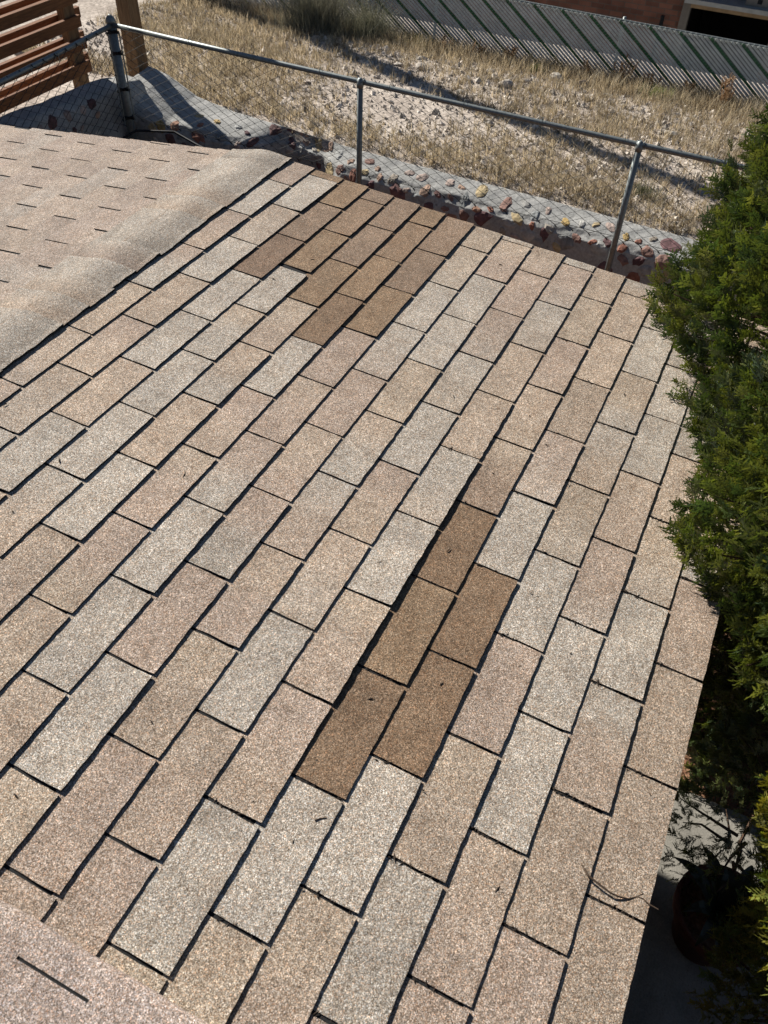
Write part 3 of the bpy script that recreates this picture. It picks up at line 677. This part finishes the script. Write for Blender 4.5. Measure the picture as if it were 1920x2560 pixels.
t_ = MB(); t_.tube([(HX - .1, 1.42, -4.2), (HX - .1, 1.42, -2.40)], .03, 8); tag(t_.build('drain_pipe', MAT['dark']), 'thin dark pipe standing against the brick left of the garage frame', 'pipe')

# utility pole up-sun, outside the frame, casting the long stripe of shade
up = thing('utility_pole', 'tall round timber utility pole beyond the slatted fence', 'utility pole', (9.95, 8.75, -2.05))
pm = MB(); pm.tube([(9.95, 8.75, -2.1), (9.95, 8.75, 7.4)], [.16, .14], 14); part(pm, 'pole', MAT['post_wood'], up, True)
pm = MB(); pm.box((9.0, 8.60, 6.7), (10.9, 8.65, 6.8)); part(pm, 'cross_arm', MAT['post_wood'], up)

# ------------------------------------------------------------------ rocks and gravel
def rock_mesh(r, seed, flat=.65):
    rr = np.random.default_rng(seed); import bmesh
    bm = bmesh.new(); bmesh.ops.create_icosphere(bm, subdivisions=2, radius=1)
    P = np.array([v.co[:] for v in bm.verts]); F = [tuple(v.index for v in f.verts) for f in bm.faces]; bm.free()
    for _ in range(7):
        n = rr.normal(0, 1, 3); n /= np.linalg.norm(n); d = rr.uniform(.55, .85); e = P @ n - d; P = P - np.outer(np.clip(e, 0, None), n) * .9
    P = P * np.array([rr.uniform(.9, 1.4), rr.uniform(.7, 1.1), flat * rr.uniform(.8, 1.2)]) * r
    a = rr.uniform(0, 6.28); R_ = np.array([[math.cos(a), -math.sin(a), 0], [math.sin(a), math.cos(a), 0], [0, 0, 1]])
    return P @ R_.T, F
rocks = [(7.69, 2.02, .13, 'tall pale angular rock leaning in the middle of the dry lot'), (8.50, 1.66, .13, 'broad low cream rock near the slatted fence'), (8.45, 1.32, .12, 'pointed white rock beside dark weeds at the slatted fence'),
         (8.03, 2.32, .09, 'round cream rock left of the tall angular rock'), (8.14, .96, .08, 'grey rounded rock in grass right of the pointed white rock'), (7.27, .09, .085, 'pale rock nearest the green tree tip'),
         (8.04, 1.89, .06, 'small pale rock in front of the broad cream rock'), (8.53, 1.50, .065, 'small white rock between the broad and the pointed rocks'), (7.83, 2.17, .06, 'flat pale stone touching the tall angular rock'),
         (7.68, 3.03, .12, 'large cream rock just above the stripe of shade'), (7.2, 2.35, .06, 'upright pale stone beside the stripe of shade'), (6.34, 3.74, .05, 'dark round stone behind the left part of the chain link'),
         (7.87, 4.50, .06, 'pale stone at the foot of the wispy grey shrub'), (8.04, 3.19, .06, 'pinkish stone in grass before the slatted fence'), (7.98, 4.66, .09, 'dark brown rock at the left end of the stripe of shade'),
         (5.9, 4.4, .07, 'pale rock behind the thick timber post'), (6.9, 5.9, .08, 'white rock at the upper left beside the board screen'), (5.35, .55, .05, 'small white stone close behind the stone wall'), (8.75, 5.75, .07, 'bright round stone at the foot of the slatted fence, far left')]
for i, (x, y, r, lab) in enumerate(rocks):
    x = x * 1.0327 + .053; y = y * 1.0327 + .028
    r *= .8; P, F = rock_mesh(r, 40 + i); mb = MB(); dark = 'dark' in lab
    col = (.12, .09, .075) if dark else (.47, .43, .365) if i % 3 else (.42, .37, .31)
    z = float(gz(x, y)); mb.add(P + np.array([x, y, z + r * .12]), F, col)
    tag(mb.build('rock', MAT['rock'], loc=(x, y, z)), lab, 'rock', 'rocks lying on the dry lot')
gv = MB()
RP0 = [rock_mesh(1, 200 + k, .7) for k in range(1)]
octP = np.array([(1, 0, 0), (0, 1, 0), (-1, 0, 0), (0, -1, 0), (0, 0, 1), (0, 0, -1)], float); octF = [(0, 1, 4), (1, 2, 4), (2, 3, 4), (3, 0, 4), (1, 0, 5), (2, 1, 5), (3, 2, 5), (0, 3, 5)]
for k in range(30000):
    x = rng.uniform(4.95, 9.6); y = rng.uniform(-1.6, 7.4)
    if x < fe(y) - .01: continue
    dens = .45 + .5 * math.exp(-((x - 7.9 - .1 * y) / .7) ** 2) 
    if rng.random() > dens: continue
    r = min(.045, .0095 * math.exp(rng.normal(0, .55))); 
    P = octP * r * rng.uniform(.7, 1.3, 3) + rng.normal(0, r * .18, (6, 3)); a = rng.uniform(0, 6.28); P = P @ np.array([[math.cos(a), -math.sin(a), 0], [math.sin(a), math.cos(a), 0], [0, 0, 1]])
    tone = rng.uniform(.45, 1.35); gv.add(P + np.array([x, y, float(gz(x, y)) + r * .3]), octF, np.array((.58, .52, .44)) * tone)
o = gv.build('gravel', MAT['rock']); kind(o, 'stuff'); tag(o, 'pale gravel scattered over the dry lot', 'gravel')

# ------------------------------------------------------------------ dry grass
def blades(mb, x, y, n, hmin, hmax, spread, cols, wd=.0022, lean=.35, zf=gz):
    z0 = float(zf(x, y))
    big = rng.uniform(.55, 1.35); dk_ = rng.uniform(.55, 1.25)
    for _ in range(n):
        a = rng.uniform(0, 6.28); d = abs(rng.normal(0, spread)); bx = x + math.cos(a) * d; by = y + math.sin(a) * d
        h = rng.uniform(hmin, hmax) * big; l = h * rng.uniform(.05, lean) ; b = rng.uniform(0, 6.28); dx, dy = math.cos(b) * l, math.sin(b) * l
        c = rng.uniform(0, 6.28); wx, wy = math.cos(c) * wd, math.sin(c) * wd
        base = np.array([bx, by, z0 - .01])
        v = [base + (-wx, -wy, 0), base + (wx, wy, 0), base + (dx * .4 + wx * .8, dy * .4 + wy * .8, h * .6), base + (dx * .4 - wx * .8, dy * .4 - wy * .8, h * .6), base + (dx, dy, h)]
        col = np.array(cols[rng.integers(len(cols))]) * rng.uniform(.7, 1.3) * dk_
        mb.add(v, [(0, 1, 2, 3), (3, 2, 4)], col)
DRY = [(.50, .42, .28), (.40, .33, .22), (.62, .54, .39), (.24, .19, .125), (.46, .385, .27), (.15, .12, .085), (.66, .58, .43), (.46, .41, .30), (.24, .21, .15)]
gr = MB(); cnt = 0
while cnt < 12500:
    x = rng.uniform(4.9, 9.5); y = rng.uniform(-1.6, 7.4)
    if x < fe(y) + .03: continue
    nz = float(smoothnoise(np.float64(x * 1.7), np.float64(y * 1.7), 77)); e = math.exp(-((x - fe(y) - .15) / .38) ** 2) + 1.2 * math.exp(-((x - 9.25) / .55) ** 2) + .45 * math.exp(-((x - 7.3) / .5) ** 2)
    if rng.random() > .34 + .45 * nz + .5 * e: continue
    tall = x > 8.75
    blades(gr, x, y, rng.integers(5, 15), .02, (.20 if tall else .125), .026, DRY, .0026 if not tall else .0028, .75); cnt += 1
o = gr.build('dry_grass', MAT['grass']); kind(o, 'stuff'); tag(o, 'short dry straw coloured grass covering the lot', 'grass')
def weed(name, x, y, n, h, spread, cols, lab, cat, wd=.003, lean=.5, tw=0):
    x = x * 1.0327 + .053; y = y * 1.0327 + .028
    mb = MB(); blades(mb, x, y, n, h * .4, h, spread, cols, wd, lean)
    z0 = float(gz(x, y))
    for k in range(tw):
        a = rng.uniform(0, 6.28); L = h * rng.uniform(.8, 1.25); p = [np.array([x + rng.normal(0, spread * .6), y + rng.normal(0, spread * .6), z0])]
        d = np.array([math.cos(a) * .25, math.sin(a) * .25, 1.]);
        for q in range(5): p.append(p[-1] + d * L / 5 + rng.normal(0, .008, 3))
        mb.tube(p, [.0045, .004, .0035, .003, .0025, .002], 4, col=cols[0], cap=False)
        for q in range(26):
            t = rng.uniform(.45, 1) * 5; i0 = min(4, int(t)); c = p[i0] + (p[i0 + 1] - p[i0]) * (t - i0); s = rng.normal(0, .026, 3); s[2] = abs(s[2]) + .008
            wv = np.array([.004, .005, 0]); mb.add([c - wv, c + wv, c + s], [(0, 1, 2)], np.array(cols[rng.integers(len(cols))]) * rng.uniform(.8, 1.3))
    return tag(mb.build(name, MAT['grass'], loc=(x, y, z0)), lab, cat)
RUST = [(.36, .22, .11), (.42, .28, .15), (.30, .18, .09)]; OLV = [(.17, .19, .10), (.13, .15, .08), (.22, .22, .13)]; GRN = [(.25, .30, .09), (.19, .24, .08), (.30, .32, .14)]
weed('desert_shrub', 8.35, 4.75, 4200, .86, .25, [(.27, .265, .19), (.33, .32, .24), (.38, .37, .28), (.2, .2, .15)], 'wispy grey green desert shrub in front of the slatted fence', 'shrub', .0017, 1.1, 34)
weed('desert_shrub', 8.6, 4.15, 1700, .6, .2, [(.22, .22, .155), (.27, .27, .2), (.15, .155, .11)], 'smaller darker shrub just right of the wispy grey green shrub', 'shrub', .0017, 1.1, 16)
weed('weed', 8.75, 3.55, 420, .17, .16, [(.24, .23, .11), (.3, .27, .14)], 'yellow green weed clump right of the grey shrubs', 'weed', .003)
weed('weed', 8.57, .48, 520, .20, .09, GRN, 'bright yellow green weed clump before the slatted fence', 'weed', .003)
weed('weed', 8.7, 1.95, 260, .15, .06, GRN, 'small green tuft behind the broad cream rock', 'weed', .003)
weed('weed', 5.30, -.02, 480, .17, .10, [(.14, .16, .09), (.19, .2, .12), (.1, .11, .06)], 'dark grey green weed just behind the stone wall near the tree', 'weed', .003)
for i, (x, y, h, n, lab) in enumerate([(8.92, 1.42, .42, 2, 'single rusty dry stalk left of the tall stalk cluster'), (8.9, .98, .50, 5, 'tallest cluster of rusty dry stalks against the slatted fence'), (8.85, .62, .36, 4, 'rusty stalks leaning beside the green weed clump'), (8.95, .22, .38, 3, 'thin rusty stalks right of the green weed clump'),
        (8.75, -.22, .34, 9, 'dense rusty bush of dry stalks nearest the green tree'), (8.85, 2.35, .34, 4, 'rusty stalks standing above the tall angular rock'), (8.8, 2.75, .30, 5, 'rusty stalks in the middle of the slatted fence'), (8.8, 3.15, .3, 3, 'rusty stalks right of the yellow green clump')]):
    weed('dry_stalks', x, y, 60 if n < 9 else 380, h * (.5 if n < 9 else .8), .06, RUST, lab, 'weed', .0022, .6, n + 4)

# ------------------------------------------------------------------ conifers
def spray_template(seed, L=.13):
    """flat fan of scale-leaf twiglets: returns verts (n,4,3) quads"""
    r = np.random.default_rng(seed); Q = []
    def strip(p, d, l, wd):
        d = d / np.linalg.norm(d); s = np.array([-d[1], d[0], 0]) * wd
        m = p + d * l * .55 + np.array([0, 0, r.normal(0, .0015)])
        Q.append([p - s * .5, m - s, p + d * l + np.array([0, 0, r.normal(0, .003)]), m + s])
    n = 6
    for i in range(n):
        t = (i + .6) / n; p = np.array([0, t * L, .012 * math.sin(t * 3)])
        strip(np.array([0, (t - .09) * L, .012 * math.sin((t - .09) * 3)]), np.array([r.normal(0, .05), 1, 0]), L / n * 1.6, .0045)
        for sd in (-1, 1):
            l = L * (.42 * math.sin(min(1, t * 1.3 + .15) * 2.4) + .08) * r.uniform(.7, 1.15); a = r.uniform(.55, .9)
            d = np.array([sd * math.sin(a), math.cos(a), r.normal(0, .18)]); m_ = max(1, int(l / .019))
            for k in range(m_):
                q = p + d * l * (k / m_)
                strip(q, d + r.normal(0, .1, 3), l / m_ * 1.5, .0050)
                for s2 in (-1, 1):
                    d2 = np.array([d[0] * .8 + s2 * .5 * d[1], d[1] * .8 - s2 * .5 * d[0], d[2] + r.normal(0, .25)])
                    strip(q, d2, .0125 * (1 - .5 * k / m_) * r.uniform(1.1, 2.0), .0052)
    return np.array(Q)
TPL = [spray_template(i) for i in range(7)]
def conifer(name, label, base, trunk_top, center_fn, zs, n, cols, sparse=None, seed=1, size=1.0, view=None):
    r = np.random.default_rng(seed); root = thing(name, label, 'conifer tree', base, 'conifers at the right edge of the roof')
    tm = MB(); b = Vector(base); t = Vector(trunk_top)
    pts = [b.lerp(t, k / 8) + Vector((math.sin(k * 1.7) * .02, math.cos(k * 1.3) * .02, 0)) for k in range(9)]
    tm.tube(pts, np.linspace(.07, .012, 9).tolist(), 10)
    part(tm, 'trunk', MAT['bark'], root, True)
    VV = []; CC = []; bw = MB()
    for k in range(n):
        z = r.uniform(*zs); ph = r.uniform(0, 2 * math.pi)
        if sparse and r.random() > sparse(z): continue
        cx, cy_, R0 = center_fn(z)
        lump = 1 + .045 * math.sin(ph * 3 + z * 4 + seed) + .05 * math.sin(ph * 9 - z * 9 + seed * 2) + .04 * math.sin(ph * 17 + z * 21)
        if math.sin(ph) < -.3 and r.random() < .75: continue
        depth = 1 - abs(r.normal(0, .09)) if r.random() < .8 else r.uniform(.5, .9)
        R = R0 * lump * depth; 
        p = np.array([cx + math.cos(ph) * R, cy_ + math.sin(ph) * R, z])
        sz = size * r.uniform(.28, .60)
        out = np.array([math.cos(ph), math.sin(ph), 0]); d = out * r.uniform(.5, 1.1) + np.array([0, 0, r.uniform(.1, 1.0)]) + r.normal(0, .28, 3); d /= np.linalg.norm(d)
        nn = np.cross(d, np.array([0, 0, 1.]) + out * .3) * 1.0 + r.normal(0, .45, 3); nn -= nn @ d * d; nn /= np.linalg.norm(nn); x = np.cross(d, nn)
        Q = TPL[r.integers(7)] * sz; G = p - d * .07 * sz + Q[..., 0:1] * x + Q[..., 1:2] * d + Q[..., 2:3] * nn
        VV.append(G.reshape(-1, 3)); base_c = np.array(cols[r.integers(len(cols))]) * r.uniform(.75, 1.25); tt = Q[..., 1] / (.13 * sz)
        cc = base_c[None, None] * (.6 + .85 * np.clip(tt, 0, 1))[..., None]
        CC.append(cc.reshape(-1, 3))
        if k % 25 == 0:
            q0 = np.array([cx + math.cos(ph) * R0 * .12, cy_ + math.sin(ph) * R0 * .12, z - .22 * R0]); bw.tube([q0, (q0 + p) / 2 + r.normal(0, .02, 3), p - d * .05], [.008, .005, .002], 5, cap=False)
    V_ = np.concatenate(VV); C_ = np.concatenate(CC); nq = len(V_) // 4
    me = bpy.data.meshes.new('crown'); me.vertices.add(len(V_)); me.vertices.foreach_set('co', V_.astype(np.float32).ravel())
    me.loops.add(nq * 4); me.loops.foreach_set('vertex_index', np.arange(nq * 4, dtype=np.int32))
    me.polygons.add(nq); me.polygons.foreach_set('loop_start', np.arange(0, nq * 4, 4, dtype=np.int32))
    me.update(calc_edges=True); me.materials.append(MAT['leaf'])
    ca = me.color_attributes.new('tint', 'FLOAT_COLOR', 'POINT'); ca.data.foreach_set('color', np.concatenate([C_, np.ones((len(C_), 1))], 1).astype(np.float32).ravel())
    o = bpy.data.objects.new('crown', me); S.collection.objects.link(o); o.parent = root; o.matrix_parent_inverse = Matrix.Translation(-Vector(base))
    part(bw, 'branches', MAT['bark'], root)
    return root
LG = [(.055, .078, .024), (.074, .096, .028), (.034, .052, .02), (.105, .125, .036), (.042, .066, .03), (.14, .15, .055), (.085, .095, .03)]
YG = [(.16, .155, .03), (.12, .135, .028), (.08, .11, .025), (.19, .165, .035)]
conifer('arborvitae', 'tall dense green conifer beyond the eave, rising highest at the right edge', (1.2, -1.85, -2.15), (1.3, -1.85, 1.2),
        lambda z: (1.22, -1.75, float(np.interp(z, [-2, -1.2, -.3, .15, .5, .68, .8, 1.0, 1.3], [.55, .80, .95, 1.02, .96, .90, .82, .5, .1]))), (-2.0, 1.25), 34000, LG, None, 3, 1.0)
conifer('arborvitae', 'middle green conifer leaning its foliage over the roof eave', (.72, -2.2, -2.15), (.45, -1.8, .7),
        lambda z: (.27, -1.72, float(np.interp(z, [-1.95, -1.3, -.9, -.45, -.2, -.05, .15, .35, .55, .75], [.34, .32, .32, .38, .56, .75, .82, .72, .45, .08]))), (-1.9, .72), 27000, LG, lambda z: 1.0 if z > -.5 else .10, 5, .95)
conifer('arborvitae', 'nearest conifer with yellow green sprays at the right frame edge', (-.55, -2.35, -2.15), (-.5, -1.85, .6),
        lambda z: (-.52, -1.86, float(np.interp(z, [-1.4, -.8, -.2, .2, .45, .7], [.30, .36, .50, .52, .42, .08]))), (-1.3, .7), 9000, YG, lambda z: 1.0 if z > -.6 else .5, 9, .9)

# ------------------------------------------------------------------ plant pot in the shade
pc = (-.02, -1.70); pot = thing('plant_pot', 'terracotta pot of strap leaved succulents in deep shade below the eave', 'plant pot', (pc[0], pc[1], -2.1))
def lathe(mb, cx, cy, prof, k=28, col=(1, 1, 1)):
    V_ = []; 
    for (r, z) in prof:
        for j in range(k): a = 2 * math.pi * j / k; V_.append((cx + r * math.cos(a), cy + r * math.sin(a), z))
    mb.add(V_, [(i * k + j, i * k + (j + 1) % k, (i + 1) * k + (j + 1) % k, (i + 1) * k + j) for i in range(len(prof) - 1) for j in range(k)], col)
pm = MB(); lathe(pm, *pc, [(.001, -2.098), (.12, -2.098), (.165, -1.86), (.185, -1.855), (.19, -1.80), (.172, -1.80), (.165, -1.85), (.15, -1.88)]); part(pm, 'pot_body', MAT['terracotta'], pot, True)
pm = MB(); lathe(pm, *pc, [(.16, -1.862), (.08, -1.855), (.001, -1.85)]); part(pm, 'soil', MAT['mulch'], pot)
for k in range(11):
    a = k * 2.4 + .3; L = rng.uniform(.12, .24); pm = MB(); V_ = []
    for q in range(7):
        t = q / 6; wdt = .026 * math.sin(math.pi * min(1, .15 + t * .85)) + .002; rr = .02 + L * t; z = -1.85 + .16 * math.sin(t * 2.2); 
        c = np.array([pc[0] + math.cos(a) * rr, pc[1] + math.sin(a) * rr, z]); s = np.array([-math.sin(a), math.cos(a), 0]) * wdt
        V_ += [c - s, c - np.array([0, 0, .006]), c + s]
    pm.add(V_, [(q * 3 + i, q * 3 + i + 1, (q + 1) * 3 + i + 1, (q + 1) * 3 + i) for q in range(6) for i in range(2)], (.045, .05, .038)); part(pm, 'leaf', MAT['potleaf'], pot)

# hose tangle at the corner post
hz = MB(); hz.tube([(3.7, 4.60, -1.63), (4.1, 4.55, -1.60), (4.45, 4.5, -1.57), (4.62, 4.2, -1.58), (4.56, 3.9, -1.62), (4.50, 3.5, -1.66), (4.50, 3.1, -1.78)], .011, 8)
tag(hz.build('hose', MAT['black_rubber'], smooth=True), 'black hose draped along the wall foot near the fence corner post', 'hose')
